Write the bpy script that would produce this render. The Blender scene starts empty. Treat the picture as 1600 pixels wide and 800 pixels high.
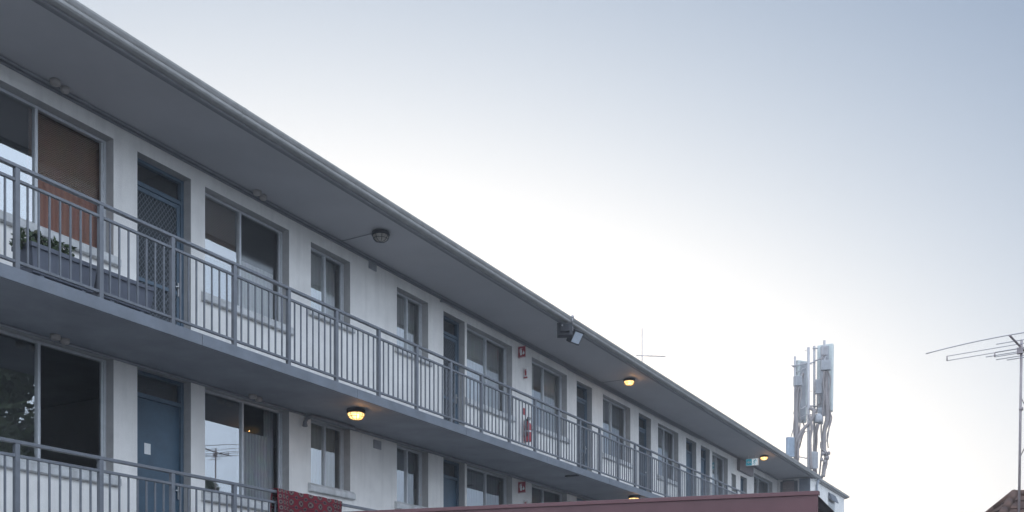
import bpy, math, random
from mathutils import Vector, Matrix, noise
R = math.radians
rnd = random.Random(7)
C = bpy.context.scene.collection
SC = bpy.context.scene

# ------------------------------------------------------------------ camera, sky, sun, exposure
# World axes: +Y runs along the building front, +X points out of it, Z up, ground at 0.
cam_d = bpy.data.cameras.new('camera'); cam = bpy.data.objects.new('camera', cam_d); C.objects.link(cam)
cam.location = (9.172, 0, 1.65); cam.rotation_euler = (R(90), 0, R(29.5207))
cam_d.sensor_width = 36; cam_d.lens = 36; cam_d.shift_y = 614/1600
cam_d.clip_start = .1; cam_d.clip_end = 5000
SC.camera = cam

SUN_AZ = -40.8        # degrees from +Y towards -X: the sun has gone down behind the building
SUN_EL = 3.7
EXPO = .3
SKY_STRENGTH = .12
sun_dir = Vector((math.sin(R(SUN_AZ))*math.cos(R(SUN_EL)), math.cos(R(SUN_AZ))*math.cos(R(SUN_EL)), math.sin(R(SUN_EL))))
W = bpy.data.worlds.new('World'); SC.world = W; W.use_nodes = True
nt = W.node_tree; nt.nodes.clear()
def wn(t, **k):
    n = nt.nodes.new(t)
    for a, b in k.items(): setattr(n, a, b)
    return n
def wm(op, a, b=None, c=None):
    n = wn('ShaderNodeMath', operation=op)
    for i, v in enumerate((a, b, c)):
        if v is None: continue
        if isinstance(v, (int, float)): n.inputs[i].default_value = v
        else: nt.links.new(v, n.inputs[i])
    return n.outputs[0]
sky = wn('ShaderNodeTexSky', sky_type='NISHITA', sun_disc=False)
sky.sun_elevation = R(SUN_EL); sky.sun_rotation = R(SUN_AZ); sky.altitude = 50
sky.air_density = 1.0; sky.dust_density = 1.0; sky.ozone_density = 1.0
hs = wn('ShaderNodeHueSaturation'); hs.inputs['Saturation'].default_value = .3
nt.links.new(sky.outputs[0], hs.inputs['Color'])
# twilight haze over the clear sky: white towards the set sun and the horizon, blue-grey higher up, and an added bright pale blue fill opposite the sun to light the facade
tc = wn('ShaderNodeTexCoord'); nm = wn('ShaderNodeVectorMath', operation='NORMALIZE')
nt.links.new(tc.outputs['Generated'], nm.inputs[0])
dp = wn('ShaderNodeVectorMath', operation='DOT_PRODUCT'); dp.inputs[1].default_value = sun_dir
nt.links.new(nm.outputs[0], dp.inputs[0]); DOT = dp.outputs['Value']
sx = wn('ShaderNodeSeparateXYZ'); nt.links.new(nm.outputs[0], sx.inputs[0]); ZEL = wm('MAXIMUM', sx.outputs['Z'], 0.0)
lnL = wm('ADD', wm("MULTIPLY_ADD", DOT, 3.4238, -2.34), wm('MULTIPLY', ZEL, wm("MULTIPLY_ADD", ZEL, -.1498, -1.8757)))
lnL = wm('MINIMUM', wm('MAXIMUM', lnL, -1.1), .35)
k_scale = 1/(SKY_STRENGTH*2**EXPO)
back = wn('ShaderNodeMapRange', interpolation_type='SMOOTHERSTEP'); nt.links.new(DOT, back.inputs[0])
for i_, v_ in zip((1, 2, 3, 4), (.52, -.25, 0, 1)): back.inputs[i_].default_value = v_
cmb = wn('ShaderNodeCombineXYZ')
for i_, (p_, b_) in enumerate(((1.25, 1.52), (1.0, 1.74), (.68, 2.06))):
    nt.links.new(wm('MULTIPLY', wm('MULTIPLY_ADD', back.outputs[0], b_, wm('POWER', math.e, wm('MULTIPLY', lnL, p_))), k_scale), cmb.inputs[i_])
hs2 = wn('ShaderNodeVectorMath', operation='SCALE'); hs2.inputs['Scale'].default_value = .06
ad = wn('ShaderNodeVectorMath', operation='ADD')
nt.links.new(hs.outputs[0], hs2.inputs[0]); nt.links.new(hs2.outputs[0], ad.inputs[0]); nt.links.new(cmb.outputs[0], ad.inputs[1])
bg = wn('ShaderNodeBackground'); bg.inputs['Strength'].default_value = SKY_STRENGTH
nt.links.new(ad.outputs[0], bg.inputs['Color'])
nt.links.new(bg.outputs[0], wn('ShaderNodeOutputWorld').inputs['Surface'])

sl = bpy.data.lights.new('sun', 'SUN'); sl.energy = .25; sl.angle = R(12); sl.color = (1, .82, .66)
so = bpy.data.objects.new('sun', sl); C.objects.link(so)
so.rotation_euler = (-sun_dir).to_track_quat('-Z', 'Y').to_euler()

SC.view_settings.view_transform = 'Standard'; SC.view_settings.look = 'None'
SC.view_settings.exposure = EXPO; SC.view_settings.gamma = 1
SC.render.engine = 'CYCLES'
SC.cycles.max_bounces = 10; SC.cycles.diffuse_bounces = 5; SC.cycles.glossy_bounces = 5; SC.cycles.transparent_max_bounces = 16

# ------------------------------------------------------------------ helpers
class MB:
    def __init__(s): s.v = []; s.f = []; s.m = []; s.cur = 0; s.smooth = False; s.sm = []
    def add(s, vs, fs):
        o = len(s.v); s.v += [tuple(v) for v in vs]
        for f in fs: s.f.append([i+o for i in f]); s.m.append(s.cur); s.sm.append(s.smooth)
    def box(s, x0, x1, y0, y1, z0, z1):
        s.add([(x0,y0,z0),(x1,y0,z0),(x1,y1,z0),(x0,y1,z0),(x0,y0,z1),(x1,y0,z1),(x1,y1,z1),(x0,y1,z1)],
              [(0,3,2,1),(4,5,6,7),(0,1,5,4),(1,2,6,5),(2,3,7,6),(3,0,4,7)])
        return s
    def obox(s, c, sx, sy, sz, rot=None):
        rot = rot or Matrix.Identity(3); c = Vector(c)
        P = [c + rot @ Vector((a*sx/2, b*sy/2, d*sz/2)) for d in (-1,1) for a, b in ((-1,-1),(1,-1),(1,1),(-1,1))]
        s.add(P, [(0,3,2,1),(4,5,6,7),(0,1,5,4),(1,2,6,5),(2,3,7,6),(3,0,4,7)])
        return s
    def prism_y(s, prof, y0, y1):          # profile of (x, z), counter-clockwise seen from -Y
        n = len(prof)
        s.add([(x,y0,z) for x,z in prof] + [(x,y1,z) for x,z in prof],
              [list(range(n)), list(range(2*n-1, n-1, -1))] + [(i, i+n, (i+1)%n+n, (i+1)%n) for i in range(n)])
        return s
    def tube(s, pts, r, n=8, caps=True):
        pts = [Vector(p) for p in pts]; rings = []
        rr = r if isinstance(r, (list, tuple)) else [r]*len(pts)
        for i, p in enumerate(pts):
            t = (pts[min(i+1, len(pts)-1)] - pts[max(i-1, 0)]).normalized()
            a = t.orthogonal() if i == 0 else (a0 - t*a0.dot(t))
            a.normalize(); a0 = a; b = t.cross(a)
            rings.append([p + (a*math.cos(2*math.pi*k/n) + b*math.sin(2*math.pi*k/n))*rr[i] for k in range(n)])
        vs = [v for ring in rings for v in ring]
        fs = [(i*n+k, i*n+(k+1)%n, (i+1)*n+(k+1)%n, (i+1)*n+k) for i in range(len(pts)-1) for k in range(n)]
        if caps: fs += [list(range(n-1, -1, -1)), [(len(pts)-1)*n+k for k in range(n)]]
        old = s.smooth; s.smooth = n > 4; s.add(vs, fs); s.smooth = old
        return s
    def lathe(s, prof, c=(0,0,0), n=24, M=None):   # profile of (r, z)
        vs = []; c = Vector(c)
        for r, z in prof:
            for k in range(n):
                p = Vector((r*math.cos(2*math.pi*k/n), r*math.sin(2*math.pi*k/n), z))
                vs.append(c + (M @ p if M else p))
        fs = [(i*n+k, i*n+(k+1)%n, (i+1)*n+(k+1)%n, (i+1)*n+k) for i in range(len(prof)-1) for k in range(n)]
        fs += [list(range(n-1,-1,-1)), [(len(prof)-1)*n+k for k in range(n)]]
        old = s.smooth; s.smooth = True; s.add(vs, fs); s.smooth = old
        return s
    def build(s, name, mats, parent=None, bevel=0, loc=None):
        me = bpy.data.meshes.new(name); me.from_pydata(s.v, [], s.f); me.update()
        for m in (mats if isinstance(mats, (list, tuple)) else [mats]): me.materials.append(m)
        me.polygons.foreach_set('material_index', s.m); me.polygons.foreach_set('use_smooth', s.sm)
        o = bpy.data.objects.new(name, me); C.objects.link(o)
        if parent: o.parent = parent
        if loc: o.location = loc
        if bevel:
            b = o.modifiers.new('bevel', 'BEVEL'); b.width = bevel; b.segments = 2; b.limit_method = 'ANGLE'; b.angle_limit = R(50)
        return o
def tag(o, label=None, cat=None, group=None, kind=None):
    for k, v in (('label', label), ('category', cat), ('group', group), ('kind', kind)):
        if v: o[k] = v
    return o
def thing(name, label, cat, loc=(0,0,0), rz=0, group=None):
    o = bpy.data.objects.new(name, None); C.objects.link(o); o.location = loc; o.rotation_euler = (0,0,rz)
    o.empty_display_size = .2
    return tag(o, label, cat, group)
def kids(o): return [c for c in C.objects if c.parent == o]
def copy_tree(o, parent=None):
    c = o.copy(); C.objects.link(c)
    if parent: c.parent = parent
    for ch in kids(o): copy_tree(ch, c)
    return c

# ------------------------------------------------------------------ materials
def mat(name, col, rough=.6, metal=0, dirt=0, scale=6, bump=0, streak=0, spec=.5, bscale=60):
    m = bpy.data.materials.new(name); m.use_nodes = True; t = m.node_tree; b = t.nodes['Principled BSDF']
    b.inputs['Base Color'].default_value = (*col, 1); b.inputs['Roughness'].default_value = rough
    b.inputs['Metallic'].default_value = metal; b.inputs['Specular IOR Level'].default_value = spec
    L = t.links.new
    if dirt or bump or streak:
        tcn = t.nodes.new('ShaderNodeTexCoord')
    if dirt or streak:
        n1 = t.nodes.new('ShaderNodeTexNoise'); n1.inputs['Scale'].default_value = scale; n1.inputs['Detail'].default_value = 8; n1.inputs['Roughness'].default_value = .65
        L(tcn.outputs['Object'], n1.inputs['Vector'])
        mx = t.nodes.new('ShaderNodeMix'); mx.data_type = 'RGBA'
        mx.inputs[6].default_value = (*[c*(1-dirt) for c in col], 1); mx.inputs[7].default_value = (*[min(1, c*(1+dirt*.35)) for c in col], 1)
        rp = t.nodes.new('ShaderNodeMapRange'); rp.inputs[1].default_value = .32; rp.inputs[2].default_value = .66
        L(n1.outputs['Fac'], rp.inputs[0]); L(rp.outputs[0], mx.inputs[0])
        out = mx.outputs[2]
        if streak:
            mp = t.nodes.new('ShaderNodeMapping'); mp.inputs['Scale'].default_value = (7, 7, .35)
            L(tcn.outputs['Object'], mp.inputs['Vector'])
            n2 = t.nodes.new('ShaderNodeTexNoise'); n2.inputs['Scale'].default_value = 1.6; n2.inputs['Detail'].default_value = 6
            L(mp.outputs[0], n2.inputs['Vector'])
            r2 = t.nodes.new('ShaderNodeMapRange'); r2.inputs[1].default_value = .48; r2.inputs[2].default_value = .78; r2.inputs[3].default_value = 0; r2.inputs[4].default_value = streak
            L(n2.outputs['Fac'], r2.inputs[0])
            m2 = t.nodes.new('ShaderNodeMix'); m2.data_type = 'RGBA'; m2.inputs[7].default_value = (.17, .155, .14, 1)
            L(out, m2.inputs[6]); L(r2.outputs[0], m2.inputs[0]); out = m2.outputs[2]
        L(out, b.inputs['Base Color'])
    if bump:
        n3 = t.nodes.new('ShaderNodeTexNoise'); n3.inputs['Scale'].default_value = bscale; n3.inputs['Detail'].default_value = 4
        L(tcn.outputs['Object'], n3.inputs['Vector'])
        bp = t.nodes.new('ShaderNodeBump'); bp.inputs['Strength'].default_value = bump; bp.inputs['Distance'].default_value = .01
        L(n3.outputs['Fac'], bp.inputs['Height']); L(bp.outputs[0], b.inputs['Normal'])
    return m
def glass(name, refl, tint, rough=0.0, wave=.01):
    """coated window glass: a mirror-like layer over a tinted see-through layer"""
    m = bpy.data.materials.new(name); m.use_nodes = True; t = m.node_tree; t.nodes.clear(); L = t.links.new
    g = t.nodes.new('ShaderNodeBsdfGlossy'); g.inputs['Roughness'].default_value = rough; g.inputs['Color'].default_value = (.93, .96, .97, 1)
    tr = t.nodes.new('ShaderNodeBsdfTransparent'); tr.inputs['Color'].default_value = (*tint, 1)
    fr = t.nodes.new('ShaderNodeFresnel'); fr.inputs['IOR'].default_value = 1.5
    md = t.nodes.new('ShaderNodeMath'); md.operation = 'ADD'; md.use_clamp = True; md.inputs[1].default_value = refl
    L(fr.outputs[0], md.inputs[0])
    if wave:
        tcn = t.nodes.new('ShaderNodeTexCoord'); n = t.nodes.new('ShaderNodeTexNoise'); n.inputs['Scale'].default_value = 1.3; n.inputs['Detail'].default_value = 1
        L(tcn.outputs['Object'], n.inputs['Vector'])
        bp = t.nodes.new('ShaderNodeBump'); bp.inputs['Strength'].default_value = wave; bp.inputs['Distance'].default_value = .1
        L(n.outputs['Fac'], bp.inputs['Height']); L(bp.outputs[0], g.inputs['Normal'])
    mx = t.nodes.new('ShaderNodeMixShader'); L(md.outputs[0], mx.inputs[0]); L(tr.outputs[0], mx.inputs[1]); L(g.outputs[0], mx.inputs[2])
    L(mx.outputs[0], t.nodes.new('ShaderNodeOutputMaterial').inputs[0])
    return m
def emit_mat(name, col, strength, base=(.8,.6,.35)):
    m = mat(name, base, .35); b = m.node_tree.nodes['Principled BSDF']
    b.inputs['Emission Color'].default_value = (*col, 1); b.inputs['Emission Strength'].default_value = strength
    return m
def striped(name, c1, c2, axis, freq, dirt=.3, rough=.8, bump=.4):
    """woven blinds and pleated cloth: bands along one axis of the object"""
    m = bpy.data.materials.new(name); m.use_nodes = True; t = m.node_tree; b = t.nodes['Principled BSDF']; L = t.links.new
    tcn = t.nodes.new('ShaderNodeTexCoord'); w = t.nodes.new('ShaderNodeTexWave'); w.bands_direction = axis
    w.inputs['Scale'].default_value = freq; w.inputs['Distortion'].default_value = 1.2; w.inputs['Detail'].default_value = 3; w.inputs['Detail Scale'].default_value = 1.5
    L(tcn.outputs['Object'], w.inputs['Vector'])
    mx = t.nodes.new('ShaderNodeMix'); mx.data_type = 'RGBA'; mx.inputs[6].default_value = (*c1, 1); mx.inputs[7].default_value = (*c2, 1)
    L(w.outputs['Fac'], mx.inputs[0])
    n = t.nodes.new('ShaderNodeTexNoise'); n.inputs['Scale'].default_value = 5; n.inputs['Detail'].default_value = 6; L(tcn.outputs['Object'], n.inputs['Vector'])
    m2 = t.nodes.new('ShaderNodeMix'); m2.data_type = 'RGBA'; m2.blend_type = 'MULTIPLY'; m2.inputs[0].default_value = dirt
    L(mx.outputs[2], m2.inputs[6]); L(n.outputs['Color'], m2.inputs[7]); L(m2.outputs[2], b.inputs['Base Color'])
    bp = t.nodes.new('ShaderNodeBump'); bp.inputs['Strength'].default_value = bump; bp.inputs['Distance'].default_value = .02
    L(w.outputs['Fac'], bp.inputs['Height']); L(bp.outputs[0], b.inputs['Normal']); b.inputs['Roughness'].default_value = rough
    return m

M_wall = mat('painted_render', (.79, .76, .715), .75, dirt=.12, scale=1.7, bump=.25, streak=.15, spec=.25)
M_soffit = mat('grey_soffit_paint', (.45, .44, .445), .7, dirt=.09, scale=.9, bump=.1, spec=.25)
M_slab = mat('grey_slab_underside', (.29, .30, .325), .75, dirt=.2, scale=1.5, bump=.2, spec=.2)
M_edge = mat('blue_grey_edge_paint', (.155, .17, .195), .55, dirt=.22, scale=3, bump=.1, streak=.2)
M_floor = mat('balcony_floor', (.3, .31, .32), .8, dirt=.2)
M_rail = mat('grey_rail_paint', (.138, .146, .163), .45, dirt=.3, scale=5, bump=.08, streak=.25)
M_gutter = mat('gutter_metal', (.38, .37, .355), .5, dirt=.2, scale=3, streak=.25)
M_roof = mat('roof_sheet', (.35, .36, .37), .5, dirt=.2)
M_alu = mat('window_aluminium', (.52, .53, .54), .4, metal=.25, dirt=.1, scale=12)
M_sill = mat('sill_paint', (.56, .56, .55), .65, dirt=.28, scale=4, bump=.2, streak=.35)
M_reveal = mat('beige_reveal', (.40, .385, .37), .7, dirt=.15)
M_glass = glass('window_glass', .34, (.84, .86, .87))
M_glass2 = glass('window_glass_plain', .28, (.86, .88, .88), wave=.012)
M_screen = glass('screened_glass', .09, (.62, .63, .64), rough=.10, wave=.03)
M_screen2 = glass('screened_glass_bright', .17, (.66, .67, .68), rough=.025, wave=.025)
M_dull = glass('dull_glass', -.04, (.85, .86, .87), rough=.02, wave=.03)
M_dark = mat('dark_interior', (.16, .155, .15), .9)
M_bamboo = striped('bamboo_blind', (.15, .09, .06), (.42, .275, .18), 'Z', 14)
M_redrefl = striped('red_brown_reflection', (.36, .155, .10), (.44, .20, .13), 'Y', 4, .2)  # cloth colour standing in for a reddish reflection below the bamboo blind
M_sheer = striped('sheer_curtain', (.78, .76, .71), (.88, .87, .82), 'Y', 4, .25)
M_cream = striped('cream_curtain', (.74, .66, .50), (.84, .77, .62), 'Y', 3.5, .2)
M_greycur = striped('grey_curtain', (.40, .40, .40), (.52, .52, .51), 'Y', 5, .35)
M_vblind = striped('pale_roller_blind', (.74, .74, .70), (.80, .80, .76), 'Z', 3, .15, bump=.1)
M_door = mat('blue_grey_door_paint', (.048, .092, .135), .4, dirt=.3, scale=2.5)
M_dframe = mat('blue_grey_frame_paint', (.07, .11, .15), .45, dirt=.2)
M_screenbar = mat('security_mesh_metal', (.13, .15, .17), .55)
M_mesh_back = mat('screen_door_backing', (.025, .03, .036), .6)
M_chrome = mat('worn_chrome', (.6, .6, .6), .3, metal=.9)
M_paper = mat('white_paper', (.75, .75, .73), .8)
M_pipe = mat('grey_conduit', (.21, .21, .22), .6, dirt=.2)
M_beige = mat('beige_plastic', (.42, .38, .35), .6, dirt=.25)
M_darkmetal = mat('dark_fitting', (.03, .03, .034), .6, dirt=.2, spec=.3)
M_lens_on = emit_mat('lit_lens', (1, .55, .15), 1.5)
def lens_mat(name, col, st):
    m = bpy.data.materials.new(name); m.use_nodes = True; t = m.node_tree; t.nodes.clear(); L = t.links.new
    e = t.nodes.new('ShaderNodeEmission'); e.inputs[0].default_value = (*col, 1); e.inputs[1].default_value = st
    tr = t.nodes.new('ShaderNodeBsdfTransparent'); tr.inputs[0].default_value = (1, .85, .6, 1)
    g = t.nodes.new('ShaderNodeBsdfGlossy'); g.inputs['Roughness'].default_value = .15
    m1 = t.nodes.new('ShaderNodeMixShader'); m1.inputs[0].default_value = .45; L(e.outputs[0], m1.inputs[1]); L(tr.outputs[0], m1.inputs[2])
    m2 = t.nodes.new('ShaderNodeMixShader'); m2.inputs[0].default_value = .05; L(m1.outputs[0], m2.inputs[1]); L(g.outputs[0], m2.inputs[2])
    L(m2.outputs[0], t.nodes.new('ShaderNodeOutputMaterial').inputs[0]); return m
M_lens_on = lens_mat('lit_lens', (1, .64, .25), 2.4)
M_bulb_on = emit_mat('lit_lens_core', (1, .70, .30), 4.5)
M_lens_off = mat('unlit_lens', (.42, .38, .33), .25, dirt=.3, scale=30)
M_planter = mat('grey_planter_plastic', (.105, .115, .145), .55, dirt=.15, scale=8)
M_soil = mat('soil', (.04, .03, .02), .95)
M_leaf = mat('leaf', (.055, .085, .03), .6, dirt=.5, scale=9)
M_leaf2 = mat('dry_leaf', (.085, .085, .04), .7, dirt=.4, scale=9)
M_terra = mat('terracotta', (.24, .12, .08), .8, dirt=.2)
M_red = mat('sign_red', (.34, .025, .035), .5, dirt=.15, scale=10)
M_white = mat('sign_white', (.74, .72, .70), .5)
M_ext = mat('extinguisher_red', (.36, .02, .03), .35)
M_black = mat('black_rubber', (.02, .02, .02), .5)
M_galv = mat('galvanised_steel', (.42, .40, .40), .65, dirt=.12)
M_panel = mat('antenna_panel', (.54, .57, .54), .6, dirt=.08)
M_box = mat('radio_unit_grey', (.36, .36, .37), .6, dirt=.12)
M_bluebox = mat('blue_grey_unit', (.33, .38, .44), .6, dirt=.2)
M_cable = mat('cable_bundle', (.27, .235, .225), .75, dirt=.2, scale=12)
M_rust = mat('old_antenna_pipe', (.42, .35, .345), .6, dirt=.25)
M_antel = mat('antenna_aluminium', (.42, .40, .42), .5)
M_maroon = mat('maroon_cladding', (.120, .047, .050), .5, dirt=.25, scale=2.2, bump=.04)
M_corr = mat('dark_corrugated_sheet', (.12, .10, .105), .5, dirt=.2)
M_tile = None
M_bark = mat('bark', (.09, .065, .045), .9, dirt=.3)

# ------------------------------------------------------------------ ground
g = MB(); g.add([(-240,-240,0),(240,-240,0),(240,240,0),(-240,240,0)], [(0,1,2,3)])
tag(g.build('ground', mat('asphalt_yard', (.12, .118, .115), .85, dirt=.35, scale=.8, bump=.3)), kind='structure')

# ------------------------------------------------------------------ apartment building
F1, F2 = 2.663, 5.363         # balcony floor levels
SOF1, SOF2 = 5.234, 8.14      # undersides above them
WX = -1.28                    # front wall plane
Y0, Y1 = -3.0, 39.0           # extent of the balconies
bld = thing('apartment_building', 'long white rendered three storey apartment building with open balconies and grey railings', 'building', (-1.28, 18, 0))
BO = Vector(bld.location)
def part(mb, name, mats, parent=bld, bevel=0):
    """children are modelled in world metres; shift them to the parent's frame"""
    o = mb.build(name, mats, parent, bevel)
    if parent is bld: o.location = -BO
    return o

# openings of a floor: (kind, y0, y1, sill above floor, head above floor, style)
OPEN = [('W', 3.0, 4.72, 1.11, 2.55), ('D', 5.0, 5.88, 0, 2.55), ('W', 6.80, 8.53, 1.11, 2.55), ('D', 8.89, 9.77, 0, 2.55), ('W', 10.02, 11.69, 1.11, 2.55),
        ('w', 12.18, 13.14, 1.53, 2.55), ('w', 14.42, 15.38, 1.53, 2.55), ('D', 15.88, 16.62, 0, 2.55), ('W', 16.70, 18.46, 1.11, 2.55),
        ('W', 19.32, 21.01, 1.11, 2.55), ('D', 21.52, 22.36, 0, 2.55), ('W', 22.99, 24.71, 1.11, 2.55), ('D', 25.28, 26.14, 0, 2.55),
        ('W', 26.66, 28.27, 1.11, 2.55), ('D', 28.92, 29.82, 0, 2.55), ('D', 30.23, 31.08, 0, 2.55), ('W', 31.32, 32.90, 1.11, 2.55),
        ('v', 33.31, 33.80, 1.55, 2.15), ('d', 34.31, 35.06, 0, 2.22), ('W', 35.91, 38.34, 1.11, 2.55)]
rects = [(o[1], o[2], f+o[3], f+o[4]) for f in (F1, F2) for o in OPEN]
ys = sorted({Y0, Y1, *[r[0] for r in rects], *[r[1] for r in rects]})
zs = sorted({0.0, SOF2, *[r[2] for r in rects], *[r[3] for r in rects]})
def solid(i, j):
    if not (0 <= i < len(ys)-1 and 0 <= j < len(zs)-1): return None
    y, z = (ys[i]+ys[i+1])/2, (zs[j]+zs[j+1])/2
    return not any(a < y < b and c < z < d for a, b, c, d in rects)
wall = MB(); XB = WX-.26; idx = {}
def wv(x, y, z):
    k = (x, y, z)
    if k not in idx: idx[k] = len(wall.v); wall.v.append(k)
    return idx[k]
def wf(m, *p): wall.f.append([wv(*q) for q in p]); wall.m.append(m); wall.sm.append(False)
for i in range(len(ys)-1):
    for j in range(len(zs)-1):
        if not solid(i, j): continue
        a, b, c, d = ys[i], ys[i+1], zs[j], zs[j+1]
        wf(0, (WX,a,c), (WX,b,c), (WX,b,d), (WX,a,d)); wf(0, (XB,a,c), (XB,a,d), (XB,b,d), (XB,b,c))
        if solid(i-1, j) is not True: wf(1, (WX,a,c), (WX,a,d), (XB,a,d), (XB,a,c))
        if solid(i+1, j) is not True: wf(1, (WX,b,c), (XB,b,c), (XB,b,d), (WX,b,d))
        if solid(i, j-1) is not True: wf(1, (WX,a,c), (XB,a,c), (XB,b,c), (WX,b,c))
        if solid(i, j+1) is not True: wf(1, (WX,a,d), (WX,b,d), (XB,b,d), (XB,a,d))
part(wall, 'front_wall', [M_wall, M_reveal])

# rear shell, partitions and inner floors
inn = MB()
inn.box(-7.2, -7.0, Y0, 45.2, 0, 8.14); inn.box(-7.0, 0, Y0-.2, Y0, 0, 8.1)
for y in (-.6, 4.86, 9.83, 13.8, 18.9, 25.0, 28.6, 30.15, 35.4):
    for f, t in ((F1, SOF1-.002), (F2, SOF2-.002)): inn.box(-6.99, XB-.01, y, y+.1, f+.002, t)
part(inn, 'inner_wall', mat('inner_wall_paint', (.68, .66, .62), .9))
for f, t in ((F1, 'lower'), (F2, 'upper')):
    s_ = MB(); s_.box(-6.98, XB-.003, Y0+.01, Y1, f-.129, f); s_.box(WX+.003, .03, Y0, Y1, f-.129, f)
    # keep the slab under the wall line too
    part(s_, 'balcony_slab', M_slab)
    e_ = MB()
    yb = [Y0 + 2.93*k for k in range(15)] ; yb[-1] = Y1
    yy = Y0
    while yy < Y1-.01:
        y2 = min(yy+2.928, Y1); e_.box(.033, .045, yy+.003, y2-.003, f-.133, f+.004); yy = y2
    part(e_, 'slab_edge', M_edge, bevel=.003)

# eaves: soffit sheets with cover strips, fascia, gutter, roof
sf = MB(); sf.box(-7.0, .02, Y0, 39.6, SOF2, SOF2+.02)
part(sf, 'soffit', M_soffit)
st = MB(); st.box(-.03, .035, Y0, 39.6, SOF2-.022, SOF2-.003)
st.box(WX+.003, WX+.045, Y0, Y1, SOF2-.05, SOF2-.003)
part(st, 'soffit_strip', mat('strip_paint', (.2, .2, .21), .7, dirt=.15), bevel=.003)
fa = MB(); fa.box(.037, .06, Y0, 39.6, SOF2-.03, SOF2+.11)
part(fa, 'fascia_board', mat('fascia_paint', (.27, .27, .275), .6, dirt=.2, streak=.2))
gu = MB()
gp = [(.063, SOF2-.005), (.14, SOF2-.005), (.158, SOF2+.01), (.165, SOF2+.03), (.15, SOF2+.045), (.168, SOF2+.06), (.185, SOF2+.085), (.19, SOF2+.105),
      (.178, SOF2+.105), (.16, SOF2+.07), (.14, SOF2+.05), (.152, SOF2+.03), (.13, SOF2+.008), (.063, SOF2+.008)]
yy = Y0
while yy < 39.8:
    y2 = min(yy+4.1, 39.85)
    gu.prism_y(gp[::-1], yy, y2-.004)
    gu.prism_y([(x+(.004 if x>.1 else 0), z-(.004 if i<7 else 0)) for i,(x,z) in enumerate(gp)][::-1], y2-.06, y2-.002) if y2 < 39.8 else None
    yy = y2
part(gu, 'gutter', M_gutter)
rf = MB(); rf.prism_y([(-7.6, 8.16), (.0, 8.165), (.075, 8.225), (-3.6, 8.42), (-7.6, 8.23)][::-1], Y0-.3, 39.7)
part(rf, 'roof', M_roof)
# far end block standing forward to the eaves
eb = MB(); eb.box(-7.0, -.06, Y1+.002, 45.2, 0, 8.10)
part(eb, 'end_block_wall', M_wall)
er = MB(); er.prism_y([(-7.6, 8.105), (.02, 8.105), (.02, 8.14), (.1, 8.145), (.12, 8.205), (.04, 8.215), (-3.6, 8.40), (-7.6, 8.2)][::-1], 39.86, 45.45)
part(er, 'end_block_roof', [M_gutter])
# end wall lining of the balcony with a boarded panel and frame
el_ = MB()
for k in range(8): el_.box(-1.06, -.62, Y1-.03, Y1, F2+.5+k*.27, F2+.5+k*.27+.262)
part(el_, 'board_panel', mat('brown_boards', (.21, .165, .15), .7, dirt=.2))
ef = MB(); ef.box(-.62, -.5, Y1-.05, Y1, F2, F2+2.65); ef.box(-1.15, -1.06, Y1-.05, Y1, F2, F2+2.65); ef.box(-1.06, -.62, Y1-.045, Y1, F2+2.64, F2+2.7)
part(ef, 'panel_frame', mat('dark_frame', (.075, .075, .085), .6))
ep = MB(); ep.box(-.44, -.03, Y1-.02, Y1, F2+.01, SOF2-.06)
part(ep, 'end_panel', M_edge)
dpipe = MB(); dpipe.tube([(-.0, 39.9, .05), (-.0, 39.9, 7.9), (.09, 39.75, 8.12)], .045, 10)
for z in (2.5, 5.0, 7.3): dpipe.box(-.055, .05, 39.85, 39.95, z, z+.03)
part(dpipe, 'downpipe', mat('downpipe_paint', (.34, .37, .42), .5, dirt=.15))
bh = MB(); bh.box(WX+.003, WX+.12, 33.9, 35.45, 7.70, SOF2-.051)
part(bh, 'bulkhead', mat('bulkhead_paint', (.23, .20, .20), .7, dirt=.2), bevel=.004)
ew = MB(); ew.box(-.058, -.03, 42.2, 43.2, 6.6, 7.6)
w_ = part(ew, 'window', M_alu)
MB().box(-.03, -.026, 42.26, 43.14, 6.66, 7.54).build('pane', M_glass2, w_)
hd = MB(); hd.prism_y([(-.058, 7.72), (-.058, 7.95), (-.02, 7.95), (.10, 7.68), (.10, 7.62)][::-1], 42.1, 43.3)
part(hd, 'window_hood', mat('hood_metal', (.10, .11, .13), .5))

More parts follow.
